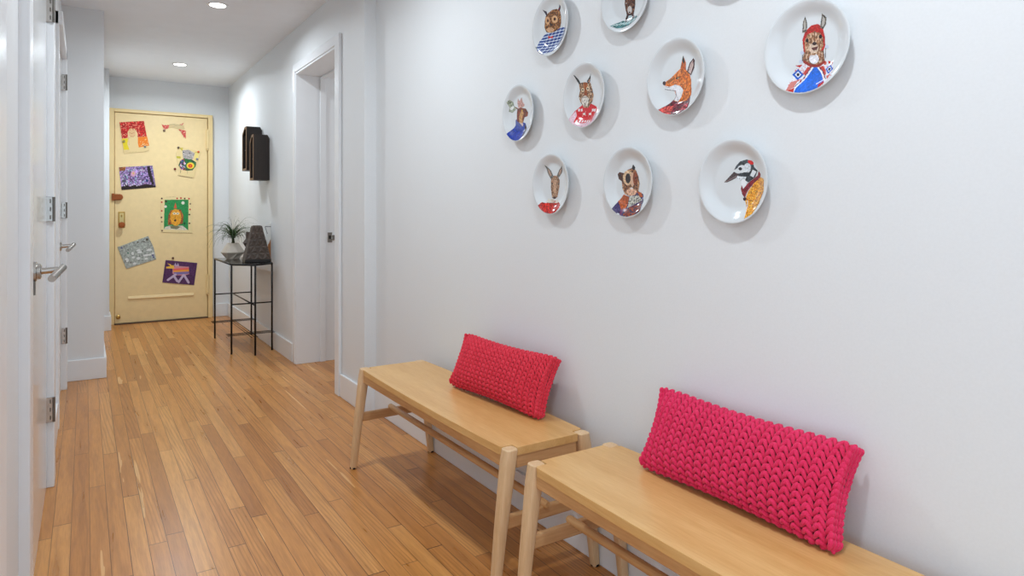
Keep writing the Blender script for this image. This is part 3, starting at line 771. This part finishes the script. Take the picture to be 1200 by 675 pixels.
def bird(p):
    b = p.poly([(350, 575), (345, 520), (330, 455), (350, 400), (400, 330), (435, 310), (466, 322), (470, 400), (440, 480), (400, 545)], (226, 148, 28), vary=.14)
    z = p.noise((1, 1)); p.put(b & (z > .9), (246, 196, 84)); p.put(b & (z < -1.1), (180, 96, 14)); p.line([(345, 460), (350, 575)], .0022, (226, 226, 226)); p.line([(440, 480), (462, 400), (458, 340)], .0014, (150, 84, 20))
    w = p.poly([(270, 300), (320, 290), (345, 250), (390, 235), (405, 275), (370, 330), (330, 370), (318, 340), (285, 330)], (206, 212, 218), vary=.08); p.poly([(305, 330), (340, 320), (335, 370), (318, 400), (308, 380)], (230, 232, 236))
    p.poly([(385, 245), (410, 268), (395, 310), (350, 345), (330, 330), (345, 290)], (50, 54, 60), vary=.2); p.poly([(378, 262), (402, 275), (382, 312), (362, 300)], (214, 218, 222))
    h = p.poly([(262, 265), (272, 240), (300, 210), (340, 198), (375, 208), (388, 245), (370, 275), (345, 240), (300, 240)], (62, 68, 72), vary=.18); p.ell(312, 258, 30, 24, (216, 220, 224)); p.ell(300, 258, 12, 10, (16, 18, 22)); p.ell(345, 248, 22, 26, (208, 214, 220), vary=.05)
    p.ell(366, 216, 20, 12, (206, 40, 40), rot=.5); p.poly([(270, 290), (330, 280), (372, 280), (340, 308), (290, 305)], (42, 46, 52), vary=.2)
    p.poly([(196, 345), (260, 276), (290, 292), (270, 318), (220, 342)], (70, 56, 58), vary=.15); p.line([(205, 341), (275, 305)], .0013, (150, 126, 124))
    p.poly([(308, 360), (318, 385), (352, 345), (410, 300), (418, 270), (436, 290), (430, 312), (385, 350), (345, 400), (328, 445), (312, 420), (303, 385)], (122, 26, 40), vary=.12); p.ell(328, 449, 11, 11, (56, 20, 28))

plates = [
 ('white wall plate with an owl in a blue checked shirt, upper left of the cluster', 1.868, 1.776, (610, 0, 9.0), owl),
 ('white wall plate cut off by the top edge, animal with teal grey scarf', 1.488, 1.772, (700, 0, 13.5), hare),
 ('largest looking white wall plate, llama in red hood and blue poncho', .894, 1.496, (890, 0, 5.627), llama),
 ('white wall plate with an orange fox in profile wearing dark red', 1.286, 1.496, (750, 35, 6.136), fox),
 ('white wall plate with a lynx in a red winter sweater', 1.683, 1.504, (650, 65, 7.105), lynx),
 ('leftmost white wall plate, antlered moose in a blue jacket', 2.072, 1.496, (580, 90, 7.94), moose),
 ('white wall plate with a long-eared goat in a red collar, lower left of the cluster', 1.866, 1.222, (610, 170, 7.06), goat),
 ('white wall plate with a bear in an orange and navy jacket, bottom row', 1.476, 1.213, (610, 170, 7.06), bear),
 ('white wall plate with a woodpecker in a yellow cardigan, lower right', 1.095, 1.200, (810, 150, 5.4), bird)]
for i, (lab, y, z, crop, fn) in enumerate(plates): plate(lab, y, z, crop, fn, i + 3)
plate('plain white wall plate above the frame, only its shadow in view', 1.105, 1.790)

# ================================================================== drawings on the cream door
def drawing(name, label, cx, cy, crop, corners, fn, seed=1, lift=.004, w=.44, grp='drawings stuck on the cream door', cat='drawing'):
    ox, oy, sc = crop
    X0, Z0 = on_y(cx, cy, YD)
    def mp(px, py):
        X, Z = on_y(ox + px / sc, oy + py / sc, YD); return X - X0, Z - Z0
    p = Paint(w, w, .0022, mp, seed)
    paper = fn(p)
    rr = random.Random(seed); ph = rr.random() * 6
    def pos(u, v):
        return np.stack([u, -(.0025 + lift * (1 + np.sin(u * 14 + ph) * np.cos(v * 11 + ph)) * .5), v], 1)
    o = p.mesh(name, pos, M['paper'])
    o.location = (X0, YD, Z0)
    s = o.modifiers.new('thick', 'SOLIDIFY'); s.thickness = .0006
    return tag(o, label, cat, grp)
def d_red(p):
    pp = p.poly([(30, 40), (245, 28), (292, 288), (240, 300), (180, 305), (70, 318), (52, 220)], (232, 206, 152))
    r = p.poly([(30, 40), (245, 28), (270, 165), (190, 170), (186, 130), (165, 95), (120, 95), (100, 130), (108, 175), (52, 185)], (196, 40, 38), vary=.12)
    z = p.noise((2, 2)); p.put(r & (z > 1.0), (232, 160, 130)); p.put(r & (z < -1.1), (150, 22, 26))
    p.poly([(52, 185), (108, 182), (98, 230), (118, 282), (68, 282)], (232, 208, 44)); p.poly([(192, 172), (272, 165), (290, 245), (200, 262), (192, 225)], (236, 128, 36))
    z = p.noise((2, 2)); q = p.inside([(200, 190), (272, 180), (285, 240), (205, 250)]); p.put(q & (z > 1.1), (246, 210, 150))
    p.ell(140, 135, 30, 36, (226, 186, 138)); p.line([(120, 110), (135, 85), (150, 108), (165, 88), (170, 115)], .004, (200, 70, 50)); p.line([(118, 130), (135, 140), (160, 132)], .003, (180, 90, 60)); p.line([(125, 160), (150, 168), (165, 155)], .003, (180, 90, 60))
    p.line([(245, 252), (232, 240)], .003, (120, 120, 120)); p.ell(70, 205, 10, 10, (150, 130, 60)); p.line([(115, 240), (110, 180), (135, 170)], .0025, (200, 160, 110)); p.line([(60, 300), (110, 302), (180, 300)], .0025, (190, 160, 110))
def d_purple(p):
    pp = p.poly([(25, 435), (320, 420), (350, 610), (48, 635)], (142, 118, 166), vary=.22, k=3)
    for _ in range(130):
        x = p.r.uniform(30, 330); y = p.r.uniform(430, 600); c = [(206, 196, 214), (96, 104, 160), (176, 130, 176), (84, 60, 110), (150, 180, 196)][p.r.randint(5)]
        p.ell(x, y, p.r.uniform(4, 11), p.r.uniform(3, 7), c, pp, rot=p.r.uniform(0, 3))
    p.ell(152, 492, 22, 26, (214, 160, 186), pp); p.ell(152, 488, 7, 9, (226, 190, 90), pp)
    p.poly([(48, 635), (45, 612), (90, 585), (120, 604), (160, 590), (200, 598), (260, 582), (345, 596), (350, 612)], (38, 26, 26), pp)
    p.poly([(270, 428), (296, 425), (305, 470), (322, 530), (335, 590), (318, 592), (290, 520), (276, 478)], (36, 26, 28), pp)
    p.poly([(26, 436), (88, 432), (80, 462), (32, 470)], (148, 88, 48), pp, vary=.2); p.ell(68, 555, 16, 12, (80, 82, 92), pp); p.ell(272, 553, 13, 13, (44, 66, 116), pp)
    for k in range(9): p.ell(75 + k * 18, 596 - (k % 3) * 7, 4, 7, (226, 220, 230), pp)
def d_banner(p):
    p.poly([(78, 62), (100, 74), (160, 70), (150, 100), (105, 122)], (206, 74, 66)); p.poly([(240, 112), (290, 122), (318, 130), (320, 208), (300, 195), (268, 140)], (204, 72, 66)); p.poly([(255, 68), (300, 50), (282, 80)], (206, 80, 70))
    z = p.noise((1, 1)); p.put(p.a & (z > .8), (238, 198, 170))
    p.poly([(155, 66), (185, 60), (262, 70), (295, 78), (310, 112), (245, 112), (190, 96), (150, 100)], (216, 192, 142))
    p.line([(160, 70), (200, 66), (255, 70)], .003, (176, 156, 128)); p.line([(185, 95), (230, 75), (300, 80)], .003, (176, 156, 128)); p.line([(190, 66), (250, 100)], .003, (196, 176, 140))
def d_animal(p):
    pp = p.poly([(222, 350), (262, 290), (410, 320), (470, 345), (430, 440), (400, 595), (240, 568), (262, 520), (232, 440)], (232, 208, 152)); p.poly([(252, 300), (290, 295), (285, 330)], (214, 194, 80), pp); p.poly([(225, 380), (268, 384), (265, 405), (230, 400)], (196, 184, 60), pp)
    p.poly([(412, 330), (450, 340), (430, 430), (405, 420)], (236, 216, 126), pp)
    b = p.poly([(245, 470), (262, 428), (300, 400), (365, 405), (420, 440), (418, 475), (385, 520), (330, 525), (275, 515)], (56, 90, 60), vary=.2); g = p.inside([(248, 470), (262, 428), (300, 405), (318, 450), (312, 520), (272, 515)])
    for _ in range(50):
        c = [(196, 50, 84), (60, 70, 150), (226, 160, 190), (90, 40, 110), (220, 220, 230)][p.r.randint(5)]; p.ell(p.r.uniform(246, 316), p.r.uniform(410, 520), 6, 6, c, g)
    p.poly([(300, 400), (365, 402), (372, 440), (340, 450), (312, 440)], (40, 104, 52), vary=.15)
    p.ell(366, 472, 50, 36, (60, 120, 60), b | p.inside([(310, 430), (430, 430), (430, 520), (310, 520)])); p.ell(364, 474, 38, 32, (238, 206, 64)); p.ell(362, 476, 22, 20, (222, 70, 34)); p.ell(362, 476, 8, 8, (236, 130, 40))
    h = p.poly([(282, 322), (345, 316), (408, 352), (385, 412), (352, 412), (292, 400)], (172, 164, 160), vary=.08); p.ell(297, 342, 7, 5, (40, 36, 40)); p.ell(357, 350, 9, 4, (40, 36, 40)); p.line([(330, 385), (350, 390)], .003, (110, 100, 100))
    p.line([(268, 520), (266, 545)], .004, (120, 110, 90)); p.line([(335, 525), (335, 552)], .004, (120, 110, 90)); p.line([(240, 570), (380, 595)], .003, (150, 120, 90)); p.line([(262, 300), (285, 325)], .004, (150, 140, 60)); p.line([(400, 350), (425, 340)], .004, (190, 160, 60))
def d_king(p):
    pp = p.poly([(48, 36), (258, 36), (265, 282), (48, 278)], (234, 212, 158))
    p.poly([(76, 54), (240, 52), (238, 262), (70, 256)], (42, 138, 74), vary=.06)
    m = p.poly([(98, 225), (100, 165), (118, 125), (185, 120), (205, 165), (200, 220)], (152, 88, 44), vary=.2); p.poly([(70, 256), (80, 240), (110, 232), (200, 232), (235, 262)], (214, 206, 190), vary=.05); p.poly([(112, 236), (150, 228), (185, 240), (160, 256), (120, 252)], (120, 120, 90)); 
    p.ell(152, 175, 38, 58, (226, 160, 46), vary=.06); p.poly([(138, 112), (150, 72), (160, 112)], (206, 92, 60)); p.ell(142, 148, 11, 8, (240, 226, 190)); p.ell(165, 148, 11, 8, (240, 226, 190)); p.ell(142, 148, 4, 4, (30, 24, 20)); p.ell(165, 148, 4, 4, (30, 24, 20))
    p.line([(152, 160), (148, 188), (158, 190)], .003, (150, 90, 40)); p.ell(148, 196, 8, 7, (56, 30, 20)); p.line([(122, 130), (100, 200)], .006, (150, 84, 50)); p.line([(188, 130), (200, 210)], .006, (150, 84, 50)); p.ell(202, 75, 11, 11, (224, 222, 206)); p.ell(82, 100, 9, 9, (224, 222, 206)); p.ell(212, 216, 8, 8, (30, 84, 50)); p.ell(85, 64, 8, 7, (60, 40, 30))
    for x, y, c in ((56, 45, 0), (56, 70, 1), (56, 130, 1), (54, 175, 0), (56, 205, 2), (58, 266, 0), (162, 44, 1), (188, 42, 1), (214, 45, 0), (243, 46, 1), (252, 82, 2), (250, 120, 1), (246, 155, 0), (246, 215, 0)):
        p.ell(x, y, 6, 6, [(84, 44, 40), (196, 56, 52), (150, 120, 90)][c])
    p.line([(90, 35), (150, 32)], .003, (190, 170, 130)); p.line([(170, 276), (265, 283)], .003, (180, 160, 120))
def d_dog(p):
    p.poly([(82, 468), (300, 488), (278, 640), (60, 622)], (84, 46, 92), vary=.07, k=3)
    p.poly([(130, 522), (150, 508), (242, 514), (244, 565), (210, 575), (150, 572), (130, 560)], (206, 140, 150)); 
    p.poly([(130, 528), (242, 520), (243, 532), (135, 540)], (236, 104, 96)); p.poly([(133, 540), (243, 532), (243, 546), (138, 550)], (240, 160, 60)); p.poly([(136, 552), (243, 548), (242, 562), (150, 570)], (130, 116, 170))
    p.poly([(92, 488), (140, 506), (140, 528), (85, 525), (88, 514), (115, 510)], (236, 186, 70)); p.poly([(140, 508), (150, 486), (158, 506), (168, 488), (176, 510)], (186, 168, 198)); p.ell(126, 502, 4, 3, (40, 30, 30))
    for a, b_ in (((150, 568), (98, 605)), ((138, 575), (162, 612)), ((205, 572), (172, 618)), ((212, 575), (240, 622))): p.line([a, b_], .022, (196, 178, 206))
def d_grey(p):
    pp = p.poly([(65, 470), (308, 382), (350, 470), (372, 566), (135, 640)], (166, 172, 166), vary=.08, k=4)
    for x, y, a, b_ in ((185, 520, 10, 14), (232, 495, 16, 10), (240, 512, 20, 9), (315, 492, 22, 10), (290, 535, 24, 9), (190, 552, 14, 9), (230, 560, 14, 12), (140, 572, 14, 18), (292, 562, 14, 10), (200, 600, 14, 10), (320, 530, 14, 8), (345, 520, 10, 8)):
        p.ell(x, y, a, b_, (218, 220, 218), pp, rot=-.3); p.line([(x - a, y + b_), (x + a, y + b_)], .003, (130, 132, 130), pp)
    for x, y, c in ((98, 476, 0), (118, 466, 1), (148, 490, 1), (148, 516, 2), (298, 408, 3), (225, 430, 3), (262, 425, 1), (275, 428, 3), (170, 590, 1), (350, 548, 0), (345, 535, 0), (240, 540, 1), (265, 500, 1), (128, 580, 1)):
        p.ell(x, y, 7, 6, [(76, 76, 140), (120, 120, 116), (60, 110, 90), (92, 82, 72)][c], pp)
PO = 7.5
drawing('child_drawing', 'red and yellow drawing of a pale figure, top left of the cream door', 158, 160, (136, 138, PO), None, d_red, 1)
drawing('child_drawing', 'purple landscape painting with black edge, above the brown door guard', 160, 208, (136, 138, PO), None, d_purple, 2)
drawing('child_drawing', 'small red dotted bow shaped paper cutout at the top of the door', 205, 153, (180, 138, 8.44), None, d_banner, 3)
drawing('child_drawing', 'cutout of a grey headed creature with a colourful round body, upper right of the door', 219, 189, (180, 138, 8.44), None, d_animal, 4)
drawing('child_drawing', 'green drawing of an orange face in a dotted white border, middle of the door', 207, 251, (180, 225, 5.87), None, d_king, 5)
drawing('child_drawing', 'dark purple card with a striped dog, lowest on the door', 210, 319, (180, 225, 5.87), None, d_dog, 6)
drawing('child_drawing', 'tilted pale grey picture with white blobs, below the brass lock', 160, 296, (128, 220, 6.75), None, d_grey, 7)
mags = [(145, 166, (140, 130, 70), 'olive round magnet on the yellow corner of the top left drawing'), (170, 172, (120, 122, 120), 'grey magnet at the lower right of the red drawing'),
        (209, 173, (90, 70, 50), 'tiny brown magnet above the creature cutout, left side'), (232.5, 178, (214, 92, 40), 'orange magnet right of the creature cutout'),
        (231, 186.5, (134, 128, 140), 'grey round magnet below the orange one'), (205, 198, (120, 36, 30), 'dark red magnet left of the creature cutout'),
        (202.7, 302.5, (96, 60, 44), 'brown magnet holding the purple dog card'), (172.5, 280.5, (84, 74, 62), 'dark magnet at the top corner of the grey picture'),
        (169, 197, (96, 80, 110), 'purple grey magnet on the purple landscape painting'), (192.5, 153, (110, 80, 60), 'brown magnet under the left end of the red bow cutout')]
mg = None
for px, py, c, lab in mags:
    X, Z = on_y(px, py, YD - .01)
    q = MB().lathe([(.011, 0), (.012, -.003), (.010, -.009), (.002, -.011)], 1, seg=14)
    o = q.build('fridge_magnet', plain('magnet_%d_%d_%d' % c, c, .4)); sm(o); o.location = (X, YD - .007, Z)
    tag(o, lab, 'magnet', 'magnets on the cream door')

# ================================================================== console table at the far right wall
TX0, TX1, TY0, TY1, TZ = .975, 1.285, 5.62, 6.42, .722
TC = (1.13, 6.02, 0)
tb = thing('console_table', 'slim black metal console table with five thin legs near the cream door', 'table', TC)
def L(*p): return [tuple(a - b_ for a, b_ in zip(q, TC)) for q in p]
ap = (1.125, 5.475)
frame = MB()
loop = [(TX0, TY0, .712), (ap[0], ap[1], .712), (TX1, TY0, .712), (TX1, TY1, .712), (TX0, TY1, .712), (TX0, TY0, .712)]
for a, b_ in zip(loop, loop[1:]): frame.tube(L(a, b_), .008, 8)
frame.build('top_frame', M['black'], tb, smooth=True)
q = MB().prism([(x - TC[0], y - TC[1]) for x, y in ((TX0, TY0), ap, (TX1, TY0), (TX1, TY1), (TX0, TY1))], 2, .708, .720)
q.build('tabletop', M['tray'], tb, bevel=.002)
for x, y in ((TX0, TY0), (TX1, TY0), (TX1, TY1), (TX0, TY1), ap):
    MB().tube(L((x, y, 0), (x, y, .71)), .0075, 10).build('leg', M['black'], tb, smooth=True)
for pts in (((TX0, TY0, .395), (TX1, TY0, .395)), ((TX0, TY1, .395), (TX1, TY1, .395)), ((1.122, ap[1], .395), (1.122, TY1, .395))):
    MB().tube(L(*pts), .0055, 8).build('crossbar', M['black'], tb, smooth=True)
ws = MB()
for k in range(3):
    ws.tube(L((TX0 - .03, TY0 - .02 + k * .045, .150), (TX1 + .02, TY0 - .02 + k * .045, .150)), .0028, 6)
    ws.tube(L((TX0 - .03, TY1 - .07 + k * .045, .150), (TX1 + .02, TY1 - .07 + k * .045, .150)), .0028, 6)
    ws.tube(L((1.10 + k * .022, ap[1], .144), (1.10 + k * .022, TY1 + .02, .144)), .0028, 6)
ws.build('wire_shelf', M['black'], tb, smooth=True)

# plant
PC = (1.088, 6.20, .7205)
t = thing('potted_plant', 'spiky grass-like plant in an ivory faceted pot on the console table', 'plant', PC)
b = MB(); rings = []
for r, z, off in ((.055, 0, 0), (.098, .055, .5), (.100, .062, .5), (.052, .135, 0), (.050, .140, 0), (.044, .140, 0), (.042, .115, 0)):
    rings.append([b.bm.verts.new((r * math.cos(2 * PI * (k + off) / 7), r * math.sin(2 * PI * (k + off) / 7), z)) for k in range(7)])
for r0, r1 in zip(rings, rings[1:]):
    for k in range(7): b.bm.faces.new((r0[k], r0[(k + 1) % 7], r1[(k + 1) % 7], r1[k]))
b.bm.faces.new(rings[0][::-1]); b.bm.faces.new(rings[-1])
b.build('pot', M['pot'], t, bevel=.002)
MB().lathe([(.042, .116), (.041, .126), (.001, .129)], 2, seg=20).build('soil', M['soil'], t)
MB().tube([(0, 0, .118), (.003, 0, .15), (0, 0, .19)], [.017, .013, .010], 10).build('trunk', M['stem'], t, smooth=True)
rr = random.Random(5); b = MB()
for i in range(120):
    a = rr.uniform(0, 2 * PI); ln = rr.uniform(.14, .28); up = rr.uniform(.35, 1.25)
    p = Vector((0, 0, .17 + rr.uniform(0, .05))); d = Vector((math.cos(a) * math.cos(up), math.sin(a) * math.cos(up), math.sin(up)))
    pts = [p.copy()]; g = rr.uniform(.16, .34)
    for k in range(9):
        p = p + d * (ln / 9); d = (d + Vector((0, 0, -g * (k + 1) * .22))).normalized(); pts.append(p.copy())
    b.tube([q[:] for q in pts], [.0042 * (1 - .8 * k / 9) for k in range(10)], 4, True, .35)
for tip, h in (((.20, -.02, .33), .12), ((-.21, .02, .12), .12), ((-.2, -.03, .10), .16)):
    pts = [Vector((0, 0, .19)).lerp(Vector(tip), k / 9) + Vector((0, 0, h * math.sin(PI * k / 9) * .8)) for k in range(10)]
    b.tube([q[:] for q in pts], [.0035 * (1 - .7 * k / 9) for k in range(10)], 5, True, .4)
b.build('foliage', M['leaf'], t, smooth=True)

# faceted dark vases
t = thing('faceted_vase', 'tall charcoal vase with pyramid facets tapering upward on the console table', 'vase', (1.186, 5.72, .7205))
def pyramid_face(b, c00, c10, c11, c01, rows, base_n, jut):
    """one flat trapezoid side cut into triangles, each raised to a low pyramid"""
    c00, c10, c11, c01 = map(Vector, (c00, c10, c11, c01))
    nrm = (c10 - c00).cross(c01 - c00).normalized()
    n = base_n
    def P(u, v): return c00.lerp(c10, u).lerp(c01.lerp(c11, u), v)
    for j in range(rows):
        v0, v1 = j / rows, (j + 1) / rows
        lo = [P(k / n, v0) for k in range(n + 1)]
        hi = [P(0, v1)] + [P((k + .5) / n, v1) for k in range(n)] + [P(1, v1)]
        if j % 2:
            lo = [P(0, v0)] + [P((k + .5) / n, v0) for k in range(n)] + [P(1, v0)]
            hi = [P(k / n, v1) for k in range(n + 1)]
        tris = []
        A, B = (lo, hi) if len(lo) < len(hi) else (hi, lo)
        for k in range(len(A) - 1): tris.append((A[k], A[k + 1], B[k + 1]))
        for k in range(len(B) - 1): tris.append((B[k], B[k + 1], A[min(k, len(A) - 1)]))
        for a_, b2_, c_ in tris:
            area_ = (b2_ - a_).cross(c_ - a_)
            if area_.length < 1e-7: continue
            if area_.dot(nrm) < 0: b2_, c_ = c_, b2_
            top = (a_ + b2_ + c_) / 3 + nrm * jut
            va, vb, vc, vt = [b.bm.verts.new(q) for q in (a_, b2_, c_, top)]
            b.bm.faces.new((va, vb, vt)); b.bm.faces.new((vb, vc, vt)); b.bm.faces.new((vc, va, vt))
b = MB()
def ringpts(z, hx, hy): return [(-hx, -hy, z), (hx, -hy, z), (hx, hy, z), (-hx, hy, z)]
Bq, Tq = ringpts(.022, .100, .062), ringpts(.297, .036, .026)
for k in range(4):
    m_ = (k + 1) % 4
    pyramid_face(b, Bq[k], Bq[m_], Tq[m_], Tq[k], 5, 3 if k % 2 == 0 else 2, .008 if k % 2 == 0 else .003)
b.bm.faces.new([b.bm.verts.new(p) for p in Tq])
me = bpy.data.meshes.new('body'); b.bm.to_mesh(me); b.bm.free(); me.materials.append(M['vase'])
o = bpy.data.objects.new('body', me); COL.objects.link(o); o.parent = t
MB().box(-.102, .102, -.064, .064, 0, .024).build('base', plain('dark_vase_base', (34, 30, 28), .4), t, bevel=.002)
MB().box(-.028, .028, -.018, .018, .2965, .2995).build('mouth_shade', M['dark'], t)  # thin dark slab on the closed top, painting the shade inside the mouth
t = thing('faceted_vase', 'short dark angular vase partly hidden behind the tall charcoal vase', 'vase', (1.180, 5.915, .7205))
b = MB(); rings = []
for r, z in ((.052, 0), (.058, .05), (.050, .075), (.046, .11), (.072, .150), (.046, .185), (.044, .24)):
    rings.append([b.bm.verts.new((r * math.cos(2 * PI * k / 6 + .4), r * math.sin(2 * PI * k / 6 + .4), z)) for k in range(6)])
for r0, r1 in zip(rings, rings[1:]):
    for k in range(6): b.bm.faces.new((r0[k], r0[(k + 1) % 6], r1[(k + 1) % 6], r1[k]))
b.bm.faces.new(rings[0][::-1]); b.bm.faces.new(rings[-1]); b.build('body', M['vase'], t)
MB().lathe([(.034, .2402), (.034, .2415)], 2, seg=6).build('mouth_shade', M['dark'], t)  # dark disc over the capped body, shade of the mouth as colour

# small wooden holder with a white card, against the wall behind the vase
HX, HYY = 1.262, 5.815
t = thing('card_holder', 'tan wooden holder with a white card leaning on the wall behind the vase', 'holder', (HX, HYY, .7205))
def pl(pts, Y): return [(on_y(px, py, Y)[0] - HX, max(on_y(px, py, Y)[1] - .7205, 0)) for px, py in pts]
MB().prism(pl([(314.5, 288), (323.6, 264.5), (322.6, 305), (315.5, 306)], HYY), 1, 0, .03).build('back_board', M['leather'], t, bevel=.002)
MB().prism(pl([(310, 264), (318, 260.5), (323.6, 262.5), (314.8, 286)], HYY - .004), 1, -.004, -.002).build('card', M['card'], t)
q = pl([(310.6, 265.6), (319, 265.6), (310.6, 265.6), (313.5, 274)], HYY - .006)
b = MB(); b.tube([(q[0][0], -.0045, q[0][1]), (q[1][0], -.0045, q[1][1])], .0022, 5); b.tube([(q[2][0], -.0045, q[2][1]), (q[3][0], -.0045, q[3][1])], .0018, 5)
b.build('card_line', M['dark'], t)

# dark wooden house shaped wall boxes
def wallbox(y0, y1, z0, z1, label, xf=1.19):
    t = thing('wall_box', label, 'wall shelf', (XR, y0, z0), 'house shaped boxes on the wall')
    w = xf - XR; d = y1 - y0; h = z1 - z0
    zs = h * .86
    # shell with an open front facing the hall: side profile in y-z
    prof = [(0, 0), (d, 0), (d, zs), (d * .45, h), (0, h)]
    b = MB(); n = len(prof); cy, cz = d / 2, h * .47
    inn = [(cy + (a - cy) * .74, cz + (c - cz) * .9) for a, c in prof]
    A = [b.bm.verts.new((w, *p)) for p in prof]; B = [b.bm.verts.new((-.001, p[0], min(p[1], h - .03) if i in (3, 4) else p[1])) for i, p in enumerate(prof)]
    A2 = [b.bm.verts.new((-.018, *p)) for p in prof]
    I = [b.bm.verts.new((w, *p)) for p in inn]; J = [b.bm.verts.new((w * .25, *p)) for p in inn]
    for i in range(n):
        k = (i + 1) % n
        b.bm.faces.new((A[i], A[k], A2[k], A2[i])); b.bm.faces.new((A2[i], A2[k], B[k], B[i])); b.bm.faces.new((A[i], I[i], I[k], A[k])); b.bm.faces.new((I[i], J[i], J[k], I[k]))
    b.bm.faces.new(B); b.bm.faces.new(J)
    b.build('shell', M['walnut'], t)
    rim = MB()
    for i in range(n):
        k = (i + 1) % n
        rim.hexa([(w - .003, *prof[i]), (w - .003, *prof[k]), (w - .003, *inn[k]), (w - .003, *inn[i])], [(w, *prof[i]), (w, *prof[k]), (w, *inn[k]), (w, *inn[i])])
    rim.build('front_rim', M['oakedge'], t)
    MB().box(w * .9, w * .2, d * .15, d * .85, h * .47, h * .485).build('inner_shelf', M['walnut'], t)
wallbox(5.856, 6.00, 1.402, 1.787, 'dark brown house shaped wooden wall box, the nearer and lower of the pair')
wallbox(6.14, 6.325, 1.500, 1.885, 'dark brown house shaped wooden wall box, the farther and higher of the pair')
